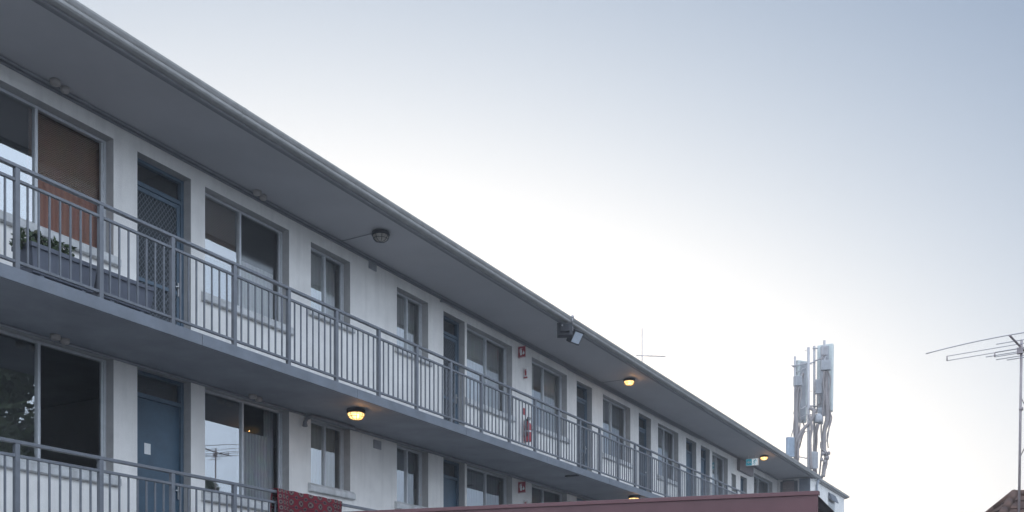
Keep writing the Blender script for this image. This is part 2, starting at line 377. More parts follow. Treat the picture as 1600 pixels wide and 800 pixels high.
# ---- windows
def window(y0, y1, z0, z1, style, gl=M_glass, gr=M_screen, mid=.5, tilt=0):
    fr = MB(); xa, xb = WX-.19, WX-.13; t = .035; ym = y0 + (y1-y0)*mid
    fr.box(xa, xb, y0+.002, y0+t, z0+.002, z1-.002); fr.box(xa, xb, y1-t, y1-.002, z0+.002, z1-.002)
    fr.box(xa, xb, y0+t, y1-t, z1-t, z1-.002); fr.box(xa, xb, y0+t, y1-t, z0+.002, z0+t)
    fr.box(xa+.008, xb+.012, ym-.017, ym+.017, z0+t, z1-t)
    fr.box(xa+.005, xb-.012, y1-t-.03, y1-t, z0+t, z1-t)          # sliding sash stile
    o = part(fr, 'window', M_alu, bevel=.003)
    def pane(a, b, x, m, tl):
        p = MB(); p.add([(x-tl,a,z0+t),(x+tl,b,z0+t),(x+tl*.6,b,z1-t),(x-tl*1.4,a,z1-t)], [(0,1,2,3)])
        return p.build('pane', m, o)
    pane(y0+t, ym-.022, xb-.02, gl, tilt); pane(ym+.022, y1-t-.03, xb-.032, gr, -tilt*.7)
    si = MB()
    si.prism_y([(WX-.129, z0+.004), (WX-.003, z0+.004), (WX-.003, z0+.014), (WX-.129, z0+.034)], y0+.004, y1-.004)
    si.prism_y([(WX+.003, z0-.125), (WX+.045, z0-.125), (WX+.062, z0-.112), (WX+.062, z0-.035), (WX+.003, z0+.012)], y0-.07, y1+.07)
    si.build('sill', M_sill, o, bevel=.004)
    def cloth(name, a, b, za, zb, m, x=WX-.30, fold=.012, n=30):
        c = MB(); c.smooth = True
        for k in range(n+1):
            y = a+(b-a)*k/n; dx = fold*math.sin(k*1.9+a)+fold*.5*math.sin(k*.7)
            c.v += [(x+dx, y, za), (x+dx*.6, y, (za+zb)/2), (x+dx*.4, y, zb)]
        for k in range(n):
            for q in (0, 1): c.f.append((k*3+q, k*3+3+q, k*3+4+q, k*3+1+q)); c.m.append(0); c.sm.append(True)
        return c.build(name, m, o)
    A, B = y0+.02, y1-.02
    if style == 'blind_right': cloth('bamboo_blind', ym-.02, B, z0+.72, z1, M_bamboo, x=WX-.24, fold=.002); cloth('curtain', ym-.02, B, z0, z0+.9, M_redrefl, x=WX-.27)  # lower red-brown cloth added to imitate a reflection in the pane
    elif style == 'blind_left': cloth('bamboo_blind', A, ym+.02, z0+.62, z1, M_bamboo, x=WX-.24, fold=.002); cloth('curtain', ym, B, z0, z1-.62, M_sheer)
    elif style == 'sheer': cloth('curtain', A, B, z0, z1, M_sheer)
    elif style == 'cream': cloth('curtain', A, B, z0, z1, M_cream)
    elif style == 'grey': cloth('curtain', A, B, z0, z1, M_greycur)
    elif style == 'roller': cloth('roller_blind', A, B, z0+.35, z1, M_vblind, fold=.001)
    elif style == 'half_roller': cloth('roller_blind', A, ym, z0+.75, z1, M_vblind, fold=.001); cloth('curtain', ym, B, z0, z1, M_greycur)
    elif style == 'drape':
        cloth('curtain', A, A+(ym-A)*.8, z0, z1, M_sheer, fold=.03); cloth('curtain', B-(B-ym)*.75, B, z0, z1, M_sheer, fold=.03)
    elif style == 'reflection_and_curtain': cloth('curtain', ym-.03, B-.22, z0, z0+1.02, M_greycur, x=WX-.21, fold=.012); cloth('curtain', B-.2, B, z0, z1, M_greycur, fold=.02)  # low cloth imitates the pane's sky reflection; the side strip is a curtain
    elif style == 'sash': cloth('curtain', ym+.5*(B-ym), B, z0, z1, M_greycur, fold=.02)
    return o

# ---- doors
def door(y0, y1, f, h, style):
    X = WX-.15; fr = MB(); top = f+h; dh = f+min(2.21, h-.06); jw = .05
    fr.box(X-.06, X+.02, y0+.002, y0+jw, f+.002, top-.002); fr.box(X-.06, X+.02, y1-jw, y1-.002, f+.002, top-.002)
    fr.box(X-.06, X+.02, y0+jw, y1-jw, top-.045, top-.002)
    if dh < top-.15: fr.box(X-.055, X+.016, y0+jw, y1-jw, dh, dh+.055)
    a, b = y0+jw+.004, y1-jw-.004
    lf = MB()
    if style == 'screen':
        lf.box(X-.05, X-.03, a, b, f+.01, dh-.005)
        o = part(lf, 'door', M_mesh_back)
        sfm = MB(); w = .055
        sfm.box(X-.012, X+.008, a, a+w, f+.012, dh-.008); sfm.box(X-.012, X+.008, b-w, b, f+.012, dh-.008)
        sfm.box(X-.012, X+.008, a+w, b-w, dh-.008-w, dh-.008); sfm.box(X-.012, X+.008, a+w, b-w, f+.012, f+.2); sfm.box(X-.012, X+.008, a+w, b-w, f+1.0, f+1.05)
        sfm.build('screen_frame', M_dframe, o, bevel=.003)
        ms = MB(); aa, bb, z0, z1 = a+w, b-w, f+.2, dh-.008-w; p = .058
        for sg in (1, -1):
            k = -60
            while k < 60:
                c = k*p*1.42; k += 1
                # line z = z0 + sg*1.35*(y-aa) + c, clipped to the frame
                ya, yb2 = aa, bb; za, zb = z0+c+(0 if sg > 0 else 1.35*(bb-aa)), z0+c+(1.35*(bb-aa) if sg > 0 else 0)
                if max(za, zb) <= z0 or min(za, zb) >= z1: continue
                def clip(y1_, z1_, y2_, z2_):
                    for lim, lo in ((z0, True), (z1, False)):
                        def out(z): return z < lim if lo else z > lim
                        if out(z1_): tt = (lim-z1_)/(z2_-z1_); y1_, z1_ = y1_+(y2_-y1_)*tt, lim
                        if out(z2_): tt = (lim-z2_)/(z1_-z2_); y2_, z2_ = y2_+(y1_-y2_)*tt, lim
                    return y1_, z1_, y2_, z2_
                q = clip(ya, za, yb2, zb)
                if abs(q[2]-q[0]) < .01: continue
                ms.tube([(X-.002+.002*sg, q[0], q[1]), (X-.002+.002*sg, q[2], q[3])], .0042, 4)
        ms.build('diamond_mesh', M_screenbar, o)
    else:
        lf.box(X-.045, X-.01, a, b, f+.01, dh-.005)
        o = part(lf, 'door', M_door, bevel=.003)
        if style == 'notice': MB().box(X-.009, X-.005, a+.19, a+.29, f+1.5, f+1.64).build('paper_notice', M_paper, o)
    fr.build('door_frame', M_dframe, o, bevel=.003)
    if dh < top-.15:
        tp = MB(); tp.add([(X-.03,y0+jw,dh+.055),(X-.03,y1-jw,dh+.055),(X-.03,y1-jw,top-.045),(X-.03,y0+jw,top-.045)], [(0,1,2,3)])
        tp.build('transom_pane', M_screen2 if style != 'screen' else M_screen, o)
    hn = MB(); hn.box(X+.008, X+.022, b-.05, b-.02, f+.98, f+1.16); hn.tube([(X+.02, b-.035, f+1.09), (X+.055, b-.035, f+1.09), (X+.055, b-.12, f+1.085)], .009, 8)
    hn.build('handle', M_chrome, o)
    return o

WS_UP = {6.80: ('blind_right', M_glass, M_dull, .44), 10.02: ('blind_left', M_glass, M_screen, .47), 12.18: ('sheer', M_glass, M_screen, .5), 14.42: ('sheer', M_glass, M_screen2, .5),
         16.70: ('sheer', M_glass, M_screen2, .52), 19.32: ('drape', M_glass, M_screen2, .45), 22.99: ('half_roller', M_glass, M_screen2, .45), 26.66: ('grey', M_glass, M_screen, .48),
         31.32: ('grey', M_glass, M_screen, .48), 33.31: ('none', M_screen, M_screen, .5), 35.91: ('grey', M_screen2, M_screen, .4), 3.0: ('sheer', M_glass, M_screen, .5)}
WS_LO = {6.80: ('none', M_glass2, M_dull, .46), 10.02: ('reflection_and_curtain', M_glass, M_dull, .5), 12.18: ('cream', M_glass, M_screen2, .5), 14.42: ('grey', M_glass, M_screen2, .5),
         16.70: ('grey', M_glass, M_screen2, .52), 19.32: ('grey', M_screen2, M_screen, .45), 3.0: ('grey', M_glass, M_screen, .5)}
for f, WS, up in ((F1, WS_LO, False), (F2, WS_UP, True)):
    for i, (k, a, b, s0, h) in enumerate(OPEN):
        if k in 'Wwv':
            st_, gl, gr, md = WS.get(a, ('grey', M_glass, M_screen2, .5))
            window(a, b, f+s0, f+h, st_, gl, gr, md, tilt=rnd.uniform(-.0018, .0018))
        else:
            door(a, b, f, h, ('screen' if i in (3, 7, 12, 10) else 'plain') if up else ('notice' if i == 3 else 'plain'))

# ---- railings
NIND = [0]
SP = .976
def railing(f, y_ind):
    hr = MB(); top = f+1.032
    ra, rb = Y0, Y1-.02
    hr.box(-.028, .028, ra, rb, top-.034, top); hr.box(-.018, .018, ra, rb, top-.168, top-.138); hr.box(-.018, .018, ra, rb, f+.065, f+.095)
    o = part(hr, 'balcony_railing', M_rail, bevel=.004)
    far = MB(); k = -9; pm = None; bm = None
    while True:
        y = 6.34 + SP*k; k += 1
        if y > rb: break
        if pm is None:
            p = MB(); p.box(-.025, .025, -.025, .025, .001, .997)
            p.box(-.05, .0305, -.045, .045, .001, .008)
            pm = p.build('post', M_rail, o, bevel=.003); pm.location = (0, y, f); q = pm
        else:
            q = pm.copy(); C.objects.link(q); q.location = (0, y, f)
        for j in range(1, 8):
            yb = y + SP*j/8
            if yb > rb: break
            if y_ind[0] <= yb <= y_ind[1]:
                if bm is None:
                    p = MB(); p.box(-.0085, .0085, -.0085, .0085, .096, .863); bm = p.build('baluster', M_rail, o); c = bm
                else: c = bm.copy(); C.objects.link(c)
                c.location = (0, yb, f); NIND[0] += 1
            else: far.box(-.0085, .0085, yb-.0085, yb+.0085, f+.096, f+.863)
    tag(far.build('baluster', M_rail, o), kind='stuff')
    return o
railing(F2, (5.9, 13.2)); railing(F1, (5.9, 11.25))
print('individual balusters', NIND[0])

# ---- conduits and junction boxes under the soffits
def conduit(pts, r=.014): part(MB().tube(pts, r, 8), 'conduit', M_pipe)
conduit([(WX+.075, Y0+.1, SOF2-.02), (WX+.075, 33.6, SOF2-.02)], .017)
conduit([(WX+.03, 15.75, 8.05), (WX+.03, 15.85, 8.075), (WX+.03, 20.9, 8.075), (WX+.04, 21.0, 8.05), (WX+.04, 30.0, 8.06)], .02)
conduit([(WX+.02, Y0+.1, SOF1-.02), (WX+.02, 38, SOF1-.02)], .018)
conduit([(WX+.075, 12.45, SOF1-.022), (WX+.075, 38, SOF1-.022)], .02)
# swan-neck pipe with an open bell
bp_ = [(WX+.12, 13.1, SOF1-.03), (WX+.12, 12.25, SOF1-.03), (WX+.115, 12.08, SOF1-.04), (WX+.10, 11.97, SOF1-.09), (WX+.09, 11.94, SOF1-.16)]
b_ = MB().tube(bp_, .028, 10); b_.lathe([(.02, .04), (.026, .03), (.032, 0), (.042, -.035), (.042, -.05), (.03, -.055)], (WX+.09, 11.94, SOF1-.165), 14)
part(b_, 'bent_pipe', M_pipe)
for s_, z in ((7.60, SOF2), (10.85, SOF2), (7.60, SOF1), (10.76, SOF1)):
    j = MB(); j.lathe([(.058, 0), (.058, -.035), (.048, -.05), (.03, -.055)], (WX+.16, s_, z-.002), 16); j.lathe([(.05, 0), (.05, -.045), (.035, -.06), (.0, -.06)][:3], (WX+.13, s_+.15, z-.002), 16)
    part(j, 'junction_box', M_beige)
# conduit spurs to the lamps
for s_, x, z in ((12.85, -.45, SOF2), (22.79, -.5, SOF2)):
    part(MB().tube([(WX+.08, s_-.02, z-.008), (x-.1, s_-.02, z-.008)], .006, 6), 'conduit', M_pipe)
for s_, z in ((13.62, 8.045), (13.75, 5.08)):
    v = MB(); v.box(WX+.003, WX+.02, s_, s_+.2, z-.07, z+.07)
    for q in range(4): v.box(WX+.02, WX+.026, s_+.015, s_+.185, z-.055+q*.031, z-.04+q*.031)
    part(v, 'wall_vent', mat('vent_grey', (.33, .33, .34), .7, dirt=.25))
hk = MB(); hk.box(-.3, -.02, 18.95, 19.03, SOF1-.025, SOF1-.002); part(hk, 'soffit_plate', M_darkmetal)

# ------------------------------------------------------------------ bulkhead lamps
def lamp(loc, lit, label):
    t = thing('bulkhead_lamp', label, 'lamp', loc, 0, 'round bulkhead lamps under the soffits')
    b = MB(); b.lathe([(.105, 0), (.135, -.012), (.14, -.05), (.128, -.062), (.11, -.064)], n=28); b.build('base', M_darkmetal, t)
    d = MB(); d.lathe([(.12, -.065), (.118, -.085), (.104, -.115), (.078, -.14), (.045, -.155), (.012, -.16)], n=28); d.build('lens', M_lens_on if lit else M_lens_off, t)
    c = MB()
    for k in range(4):
        a = math.pi*k/4
        c.tube([(math.cos(a)*r*s, math.sin(a)*r*s, z) for s in (1,) for r, z in ((.128,-.06),(.125,-.088),(.109,-.12),(.08,-.146),(0,-.166),(-.08,-.146),(-.109,-.12),(-.125,-.088),(-.128,-.06))], .0045, 5)
    c.tube([(.112*math.cos(a*math.pi/8), .112*math.sin(a*math.pi/8), -.116) for a in range(17)], .0045, 5)
    c.build('guard', M_darkmetal if not lit else mat('lit_guard', (.3, .22, .1), .4, metal=.4), t)  # on lit lamps the warm lamplight is put into the guard's colour
    if lit:
        MB().lathe([(.02, -.066), (.045, -.075), (.05, -.10), (.035, -.125), (.01, -.132)], n=14).build('bulb', M_bulb_on, t)
        l = bpy.data.lights.new('lamp_light', 'POINT'); l.energy = 4; l.color = (1, .56, .22); l.shadow_soft_size = .02
        lo = bpy.data.objects.new('lamp_light', l); C.objects.link(lo); lo.parent = t; lo.location = (.07, 0, -.10)
    return t
lamp((-.45, 12.85, SOF2-.002), False, 'unlit round bulkhead lamp under the roof eaves, nearest one')
lamp((-.50, 22.79, SOF2-.002), True, 'lit amber bulkhead lamp under the eaves, halfway along the roof overhang')
lamp((-.40, 34.06, SOF2-.002), True, 'lit amber bulkhead lamp beside the hanging exit sign at the far end')
lamp((-.40, 12.17, SOF1-.002), True, 'lit amber bulkhead lamp under the upper balcony, left of the wall vent')
lamp((-.15, 22.25, SOF1-.002), True, 'lit amber bulkhead lamp under the upper balcony just above the maroon fascia')

# ------------------------------------------------------------------ floodlights on the gutter
def rotz(a): return Matrix.Rotation(a, 3, 'Z')
t = thing('floodlight', 'pair of dark floodlights on one bracket under the gutter', 'floodlight', (.1, 18.3, SOF2-.02))
b = MB(); b.box(-.03, .03, -.06, .06, -.03, .01); b.tube([(0,0,-.03),(0,0,-.1)], .018, 8); b.tube([(-.0,-.28,-.1),(0,.4,-.1)], .016, 8)
b.tube([(.09, 0, .02), (.09, 0, .12)], .02, 8); b.lathe([(.03, 0), (.036, .015), (.03, .04), (.012, .055)], (.09, 0, .11), 12)
b.build('bracket', M_galv, t)
for (dy, rz, tl, face) in ((-.16, R(118), R(18), 0), (.31, R(-12), R(34), 1)):
    rot = rotz(rz) @ Matrix.Rotation(tl, 3, 'Y')
    h = MB(); c = Vector((0, dy, -.17))
    h.obox(c, .11, .30, .27, rot); h.obox(c + rot @ Vector((-.075, 0, 0)), .06, .18, .17, rot)
    for q in range(5): h.obox(c + rot @ Vector((-.11, -.07+q*.035, 0)), .03, .008, .15, rot)
    ho = h.build('lamp_housing', M_darkmetal, t, bevel=.008)
    e = MB(); e.obox(c + rot @ Vector((.056, 0, 0)), .008, .24, .215, rot); e.build('lamp_glass', mat('floodlight_glass', (.55, .6, .66), .12, dirt=.1), ho)  # pale glass colour carries the sky's reflection
    for sg in (-1, 1):
        e = MB(); e.tube([c + rot @ Vector((0, sg*.16, 0)), c + rot @ Vector((0, sg*.16, .08)), Vector((0, dy, -.1))], .009, 6); e.build('yoke', M_galv, t)

# ------------------------------------------------------------------ exit sign
t = thing('exit_sign', 'small lit exit sign box with arrow and running figure hanging from soffit', 'sign', (-.72, 33.78, SOF2))
b = MB(); b.box(-.21, .21, -.03, .03, -.36, -.12); b.tube([(-.12,0,-.12),(-.12,0,-.003)], .01, 6); b.tube([(.12,0,-.12),(.12,0,-.003)], .01, 6)
b.build('housing', M_white, t, bevel=.005)
f_ = MB(); f_.box(-.195, .195, -.034, -.0305, -.345, -.135); face = f_.build('sign_face', emit_mat('exit_white', (.85, .95, 1), .35, (.75, .78, .78)), t)
gq = emit_mat('exit_green', (.03, .30, .42), .35, (.02, .2, .25))
a_ = MB(); a_.box(-.195, .0, -.037, -.0345, -.345, -.135); a_.build('green_field', gq, face)
a_ = MB(); wh = -.0395
a_.add([(-.17, wh, -.24), (-.10, wh, -.19), (-.10, wh, -.222), (-.03, wh, -.222), (-.03, wh, -.258), (-.10, wh, -.258), (-.10, wh, -.29)], [(0,6,5,4,3,2,1)])
a_.build('arrow', M_white, face)
m_ = MB(); y = -.0375
m_.lathe([(.017, -.002), (.017, .002)], (.115, y, -.165), 12, Matrix.Rotation(R(90), 3, 'X'))
for p in ([(.10,y,-.19),(.085,y,-.25)], [(.085,y,-.25),(.115,y,-.285),(.09,y,-.33)], [(.085,y,-.25),(.06,y,-.285),(.03,y,-.29)], [(.10,y,-.195),(.14,y,-.225),(.165,y,-.205)], [(.10,y,-.195),(.06,y,-.205),(.05,y,-.24)]):
    m_.tube(p, .010, 6)
m_.build('running_figure', gq, face)

# ------------------------------------------------------------------ fire signs and extinguisher on the pier
def flame(mb, cx, y, cz, s):
    pts = [(0,.5),(.12,.25),(.28,.05),(.3,-.25),(.12,-.48),(-.12,-.48),(-.3,-.25),(-.22,.02),(-.1,.0),(-.08,.25)]
    mb.add([(cx+px*s, y, cz+pz*s) for px, pz in pts], [list(range(len(pts)-1, -1, -1))])
def ext_icon(mb, cx, y, cz, s):
    def rr(x0, x1, z0, z1): mb.add([(cx+x0*s,y,cz+z0*s),(cx+x1*s,y,cz+z0*s),(cx+x1*s,y,cz+z1*s),(cx+x0*s,y,cz+z1*s)], [(0,1,2,3)])
    rr(-.16,.16,-.5,.2); mb.add([(cx+a*s,y,cz+b*s) for a,b in ((-.16,.2),(.16,.2),(.07,.32),(-.07,.32))], [(0,1,2,3)]); rr(-.05,.05,.32,.42); rr(-.2,.22,.42,.48)
    mb.tube([(cx-.05*s,y,cz+.4*s),(cx-.26*s,y,cz+.3*s),(cx-.3*s,y,cz-.1*s)], .03*s, 5)
def blade(name, y, z, w, h, label, red):
    t = thing(name, label, 'sign', (WX+.004, y, z), 0, 'fire signs on the wall pier')
    p = MB(); p.box(0, w, -.004, .004, -h/2, h/2); p.box(0, .004, .0045, .045, -h/2, h/2); p.build('sign_plate', M_red if red else M_white, t)
    i = MB()
    if red:
        ext_icon(i, w*.40, -.0065, .0, h*.62); flame(i, w*.74, -.0065, -.02, h*.36)
        for a, b, c, d in ((.006, w-.006, -h/2+.006, -h/2+.011), (.006, w-.006, h/2-.011, h/2-.006)): i.add([(a,-.0062,c),(b,-.0062,c),(b,-.0062,d),(a,-.0062,d)], [(0,1,2,3)])
        i.build('pictogram', M_white, t)
    else:
        ext_icon(i, w*.5, -.0065, .01, h*.55); i.add([(.006,-.006,-h/2+.006),(w-.006,-.006,-h/2+.006),(w-.006,-.006,-h/2+.04),(.006,-.006,-h/2+.04)], [(0,1,2,3)])
        i.build('pictogram', M_red, t)
    return t
blade('fire_sign', 18.72, 7.86, .17, .235, 'red fire sign blade with white pictogram on upper floor pier', True)
blade('fire_sign', 18.95, 7.475, .10, .24, 'narrow white and red sign above the upper floor fire extinguisher', False)
blade('fire_sign', 18.72, 5.03, .17, .235, 'red fire sign blade with white pictogram on the lower floor pier', True)
blade('fire_sign', 18.95, 4.68, .10, .24, 'narrow white and red sign on the lower pier, touching the maroon edge', False)
t = thing('fire_extinguisher', 'red fire extinguisher hung on the white pier behind upper railing', 'fire extinguisher', (WX+.09, 18.98, 6.02))
c = MB(); c.lathe([(.05, 0), (.068, .008), (.072, .03), (.072, .34), (.06, .385), (.03, .41), (.022, .44)], n=20); c.build('cylinder', M_ext, t)
c = MB(); c.lathe([(.0735, .2), (.0735, .235)], n=20); c.build('instruction_label', M_white, t)
c = MB(); c.box(-.018, .018, -.02, .02, .44, .48); c.box(-.012, .012, -.01, .11, .48, .495); c.box(-.012, .012, -.01, .12, .515, .53); c.box(-.01,.01,-.012,.01,.48,.52); c.build('valve_handle', M_black, t)
c = MB(); c.tube([(0,-.02,.46),(.0,-.09,.47),(.03,-.115,.40),(.04,-.11,.25),(.03,-.10,.10)], .013, 8); c.build('hose', M_black, t)
c = MB(); c.box(-.087, -.072, -.02, .02, .2, .46); c.build('wall_bracket', M_galv, t)
t2 = tag(MB().box(WX+.004, WX+.012, 18.93, 19.05, 6.60, 6.74).build('location_plate', M_red), 'small red location plate fixed just above the fire extinguisher', 'sign')

# ------------------------------------------------------------------ planters and plants on the upper balcony
def leaf_cluster(mb, n, spread, height, size, r):
    for _ in range(n):
        g_ = lambda q: max(-1.6, min(1.6, r.gauss(0, 1)))*q
        c = Vector((g_(spread[0]), g_(spread[1]), abs(g_(height))+.01))
        d = Vector((r.uniform(-1,1), r.uniform(-1,1), r.uniform(-.3,.9))).normalized(); w = d.orthogonal().normalized()
        w.rotate(Matrix.Rotation(r.uniform(0,6.28), 3, d)); L = size*r.uniform(.6,1.3); ww = L*.28
        mb.cur = 0 if r.random() < .8 else 1
        mb.add([c, c+d*L*.5+w*ww, c+d*L, c+d*L*.5-w*ww], [(0,1,2,3)])
    mb.cur = 0
def planter(y0, y1, label):
    t = thing('planter_box', label, 'planter', (-.30, (y0+y1)/2, F2+.001), 0, 'grey planter boxes behind the upper railing')
    L = (y1-y0)/2
    b = MB(); z0, z1 = .115, .40; w0, w1 = .12, .15; l0, l1 = L-.05, L-.015
    def ring(w, l, z): return [(-w,-l,z),(w,-l,z),(w,l,z),(-w,l,z)]
    V = ring(w0,l0,z0)+ring(w1,l1,z1)+ring(w1-.015,l1-.015,z1)+ring(w1-.03,l1-.03,z1-.07)
    Fs = [(3,2,1,0)] + [(k*4+i, k*4+(i+1)%4, k*4+4+(i+1)%4, k*4+4+i) for k in range(3) for i in range(4)]
    b.add(V, Fs); b.build('box', M_planter, t, bevel=.01)
    r_ = MB()
    r_.box(w1+.001, w1+.014, -l1-.014, l1+.014, z1-.04, z1+.006); r_.box(-w1-.014, -w1-.001, -l1-.014, l1+.014, z1-.04, z1+.006)
    r_.box(-w1-.001, w1+.001, -l1-.014, -l1-.001, z1-.04, z1+.006); r_.box(-w1-.001, w1+.001, l1+.001, l1+.014, z1-.04, z1+.006)
    r_.build('rim', M_planter, t, bevel=.004)
    so_ = MB(); so_.box(-w1+.033, w1-.033, -l1+.033, l1-.033, z1-.075, z1-.045); so_.build('soil', M_soil, t)
    for sy in (-1, 1):
        for sx in (-1, 1): MB().box(sx*.09-.02, sx*.09+.02, sy*(L-.16)-.025, sy*(L-.16)+.025, 0, z0-.002).build('foot', M_planter, t)
    return t
planter(6.60, 7.42, 'long grey plastic planter box with a leafy plant, left of the other')
planter(7.46, 8.19, 'long grey plastic planter box without foliage, in front of the screen door side')
r = random.Random(3)
pl = MB(); leaf_cluster(pl, 900, (.055, .19), .105, .06, r)
tag(pl.build('plant', [M_leaf, M_leaf2], loc=(-.30, 6.86, F2+.345)), 'low leafy green plant growing out of the grey planter box', 'plant')
pl = MB(); leaf_cluster(pl, 26, (.03, .06), .05, .05, r)
tag(pl.build('seedling', [M_leaf2, M_leaf], loc=(-.30, 7.60, F2+.345)), 'few small seedling leaves in the second planter box', 'plant')
t = thing('plant_pot', 'small terracotta pot on the balcony floor at the left photo edge', 'plant pot', (-.22, 6.16, F2+.001))
p = MB(); p.lathe([(.05,0),(.07,.11),(.08,.11),(.08,.135),(.065,.135),(.06,.10)], n=18); p.build('pot', M_terra, t)
pl = MB(); leaf_cluster(pl, 60, (.035,.045), .07, .05, r)
tag(pl.build('potted_plant', [M_leaf2, M_leaf], loc=(-.22, 6.16, F2+.10)), 'small straggly plant growing from the terracotta pot', 'plant')
# wooden roll seen through the lower left window
t = MB().lathe([(.05,0),(.055,.02),(.055,.72),(.045,.74)], n=16).build('wooden_roll', mat('pale_wood', (.42,.26,.14), .6, dirt=.2), loc=(WX-.62, 6.98, F1+1.12))
tag(t, 'upright pale brown roll behind the lower left window glass', 'roll')
t = MB().box(-.2,.2,-.7,.7,1.06,1.1).box(-.18,-.14,-.66,-.62,0,1.06).box(.14,.18,-.66,-.62,0,1.06).box(-.18,-.14,.62,.66,0,1.06).box(.14,.18,.62,.66,0,1.06).build('side_table', M_dark, loc=(WX-.62, 7.2, F1+.002))
tag(t, 'dark side table inside behind the lower left window', 'table')

# ------------------------------------------------------------------ rug over the lower railing
def rug_material():
    m = bpy.data.materials.new('red_medallion_rug'); m.use_nodes = True; t = m.node_tree; b = t.nodes['Principled BSDF']; L = t.links.new
    b.inputs['Roughness'].default_value = .95; b.inputs['Specular IOR Level'].default_value = .1
    uv = t.nodes.new('ShaderNodeUVMap'); sp = t.nodes.new('ShaderNodeSeparateXYZ'); L(uv.outputs[0], sp.inputs[0])
    def mth(op, a, b_=None, c=None):
        n = t.nodes.new('ShaderNodeMath'); n.operation = op
        for i, v in enumerate((a, b_, c)):
            if v is None: continue
            if isinstance(v, (int, float)): n.inputs[i].default_value = v
            else: L(v, n.inputs[i])
        return n.outputs[0]
    U, V = sp.outputs[0], sp.outputs[1]      # metres along and down
    def guls(du, dv, ou, ov, ru, rv):
        u = mth('SUBTRACT', mth('FRACT', mth('DIVIDE', mth('ADD', U, ou), du)), .5); v = mth('SUBTRACT', mth('FRACT', mth('DIVIDE', mth('ADD', V, ov), dv)), .5)
        a = mth('ABSOLUTE', mth('MULTIPLY', u, du/ru)); c = mth('ABSOLUTE', mth('MULTIPLY', v, dv/rv))
        return mth('MAXIMUM', mth('MAXIMUM', a, c), mth('MULTIPLY', mth('ADD', a, c), .70)), a, c      # octagonal distance
    def mixc(fac, c1, c2):
        n = t.nodes.new('ShaderNodeMix'); n.data_type = 'RGBA'; L(fac, n.inputs[0])
        for i, c in ((6, c1), (7, c2)):
            if isinstance(c, tuple): n.inputs[i].default_value = (*c, 1)
            else: L(c, n.inputs[i])
        return n.outputs[2]
    red, dk, pale, olive = (.115,.014,.022), (.03,.015,.026), (.135,.115,.095), (.085,.08,.07)
    n = t.nodes.new('ShaderNodeTexNoise'); n.inputs['Scale'].default_value = 60; L(uv.outputs[0], n.inputs['Vector'])
    col = mixc(n.outputs['Fac'], (.105,.010,.017), (.165,.02,.028))
    d, a, c = guls(.19, .13, .03, .02, .052, .043)
    inside = mth('LESS_THAN', d, 1.0); ring = mth('MULTIPLY', mth('LESS_THAN', d, .84), 1.0); core = mth('LESS_THAN', d, .42); quarter = mth('LESS_THAN', mth('MULTIPLY', mth('SUBTRACT', a, .3), mth('SUBTRACT', c, .3)), 0)
    g_ = mixc(ring, dk, mixc(quarter, olive, pale)); g_ = mixc(core, g_, mixc(quarter, dk, red))
    d2, a2, c2 = guls(.19, .13, .03+.095, .02+.065, .03, .024)
    g2 = mixc(mth('LESS_THAN', d2, .6), olive, dk)
    field = mixc(mth('LESS_THAN', d2, 1.0), col, g2); field = mixc(inside, field, g_)
    grid = mth('LESS_THAN', mth('ABSOLUTE', mth('SUBTRACT', mth('FRACT', mth('DIVIDE', mth('ADD', V, .02), .13)), .0)), .05)
    field = mixc(mth('MULTIPLY', grid, mth('GREATER_THAN', d, 1.05)), field, dk)
    # borders along both ends of the width: small repeated motifs on dark red
    d3, a3, c3 = guls(.07, .075, .0, .01, .026, .026)
    bord = mixc(mth('LESS_THAN', d3, 1.0), (.08,.012,.022), mixc(mth('LESS_THAN', d3, .55), pale, dk))
    stripe = mth('LESS_THAN', mth('FRACT', mth('DIVIDE', U, .07)), .13)
    bord = mixc(stripe, bord, (.17,.02,.028))
    isb = mth('GREATER_THAN', mth('ABSOLUTE', mth('SUBTRACT', U, .65)), .47)
    o = mixc(isb, field, bord); L(o, b.inputs['Base Color'])
    bp = t.nodes.new('ShaderNodeBump'); bp.inputs['Strength'].default_value = .5; bp.inputs['Distance'].default_value = .004; L(n.outputs['Fac'], bp.inputs['Height']); L(bp.outputs[0], b.inputs['Normal'])
    return m
me = bpy.data.meshes.new('patterned_rug'); V = []; Fc = []; UV = []
NU, prof = 60, []
for k in range(13): prof.append((-.052, -.55+.55*k/12-.03))
for k in range(1, 8):
    a = math.pi*(1-k/8); prof.append((math.cos(a)*.052, math.sin(a)*.022+.0))
for k in range(15): prof.append((.052, -.03-.75*k/14))
for i in range(NU+1):
    y = 9.99+1.30*i/NU; acc = 0
    for j, (x, z) in enumerate(prof):
        if j: acc += math.hypot(prof[j][0]-prof[j-1][0], prof[j][1]-prof[j-1][1])
        hang = max(0, -z-.02); wv_ = (math.sin(i*.42)*.016 + math.sin(i*.17+1)*.02)*min(1, hang*4) + math.sin(i*1.1+j*.2)*.004
        V.append((x + (1 if x > 0 else -1)*(wv_+.006*hang), y + .012*math.sin(j*.5)*(1 if i in (0, NU) else .3), F1+1.038+z + .004*math.sin(i*.5))); UV.append((1.30*i/NU, acc))
n = len(prof)
for i in range(NU):
    for j in range(n-1): Fc.append((i*n+j, i*n+n+j, i*n+n+j+1, i*n+j+1))
me.from_pydata(V, [], Fc); uvl = me.uv_layers.new(name='UVMap')
for l in me.loops: uvl.data[l.index].uv = UV[l.vertex_index]
me.polygons.foreach_set('use_smooth', [True]*len(Fc)); me.materials.append(rug_material())
rug = bpy.data.objects.new('patterned_rug', me); C.objects.link(rug)
sd = rug.modifiers.new('thick', 'SOLIDIFY'); sd.thickness = .009; sd.offset = 0
tag(rug, 'red patterned rug with medallions hung over the lower balcony railing', 'rug')

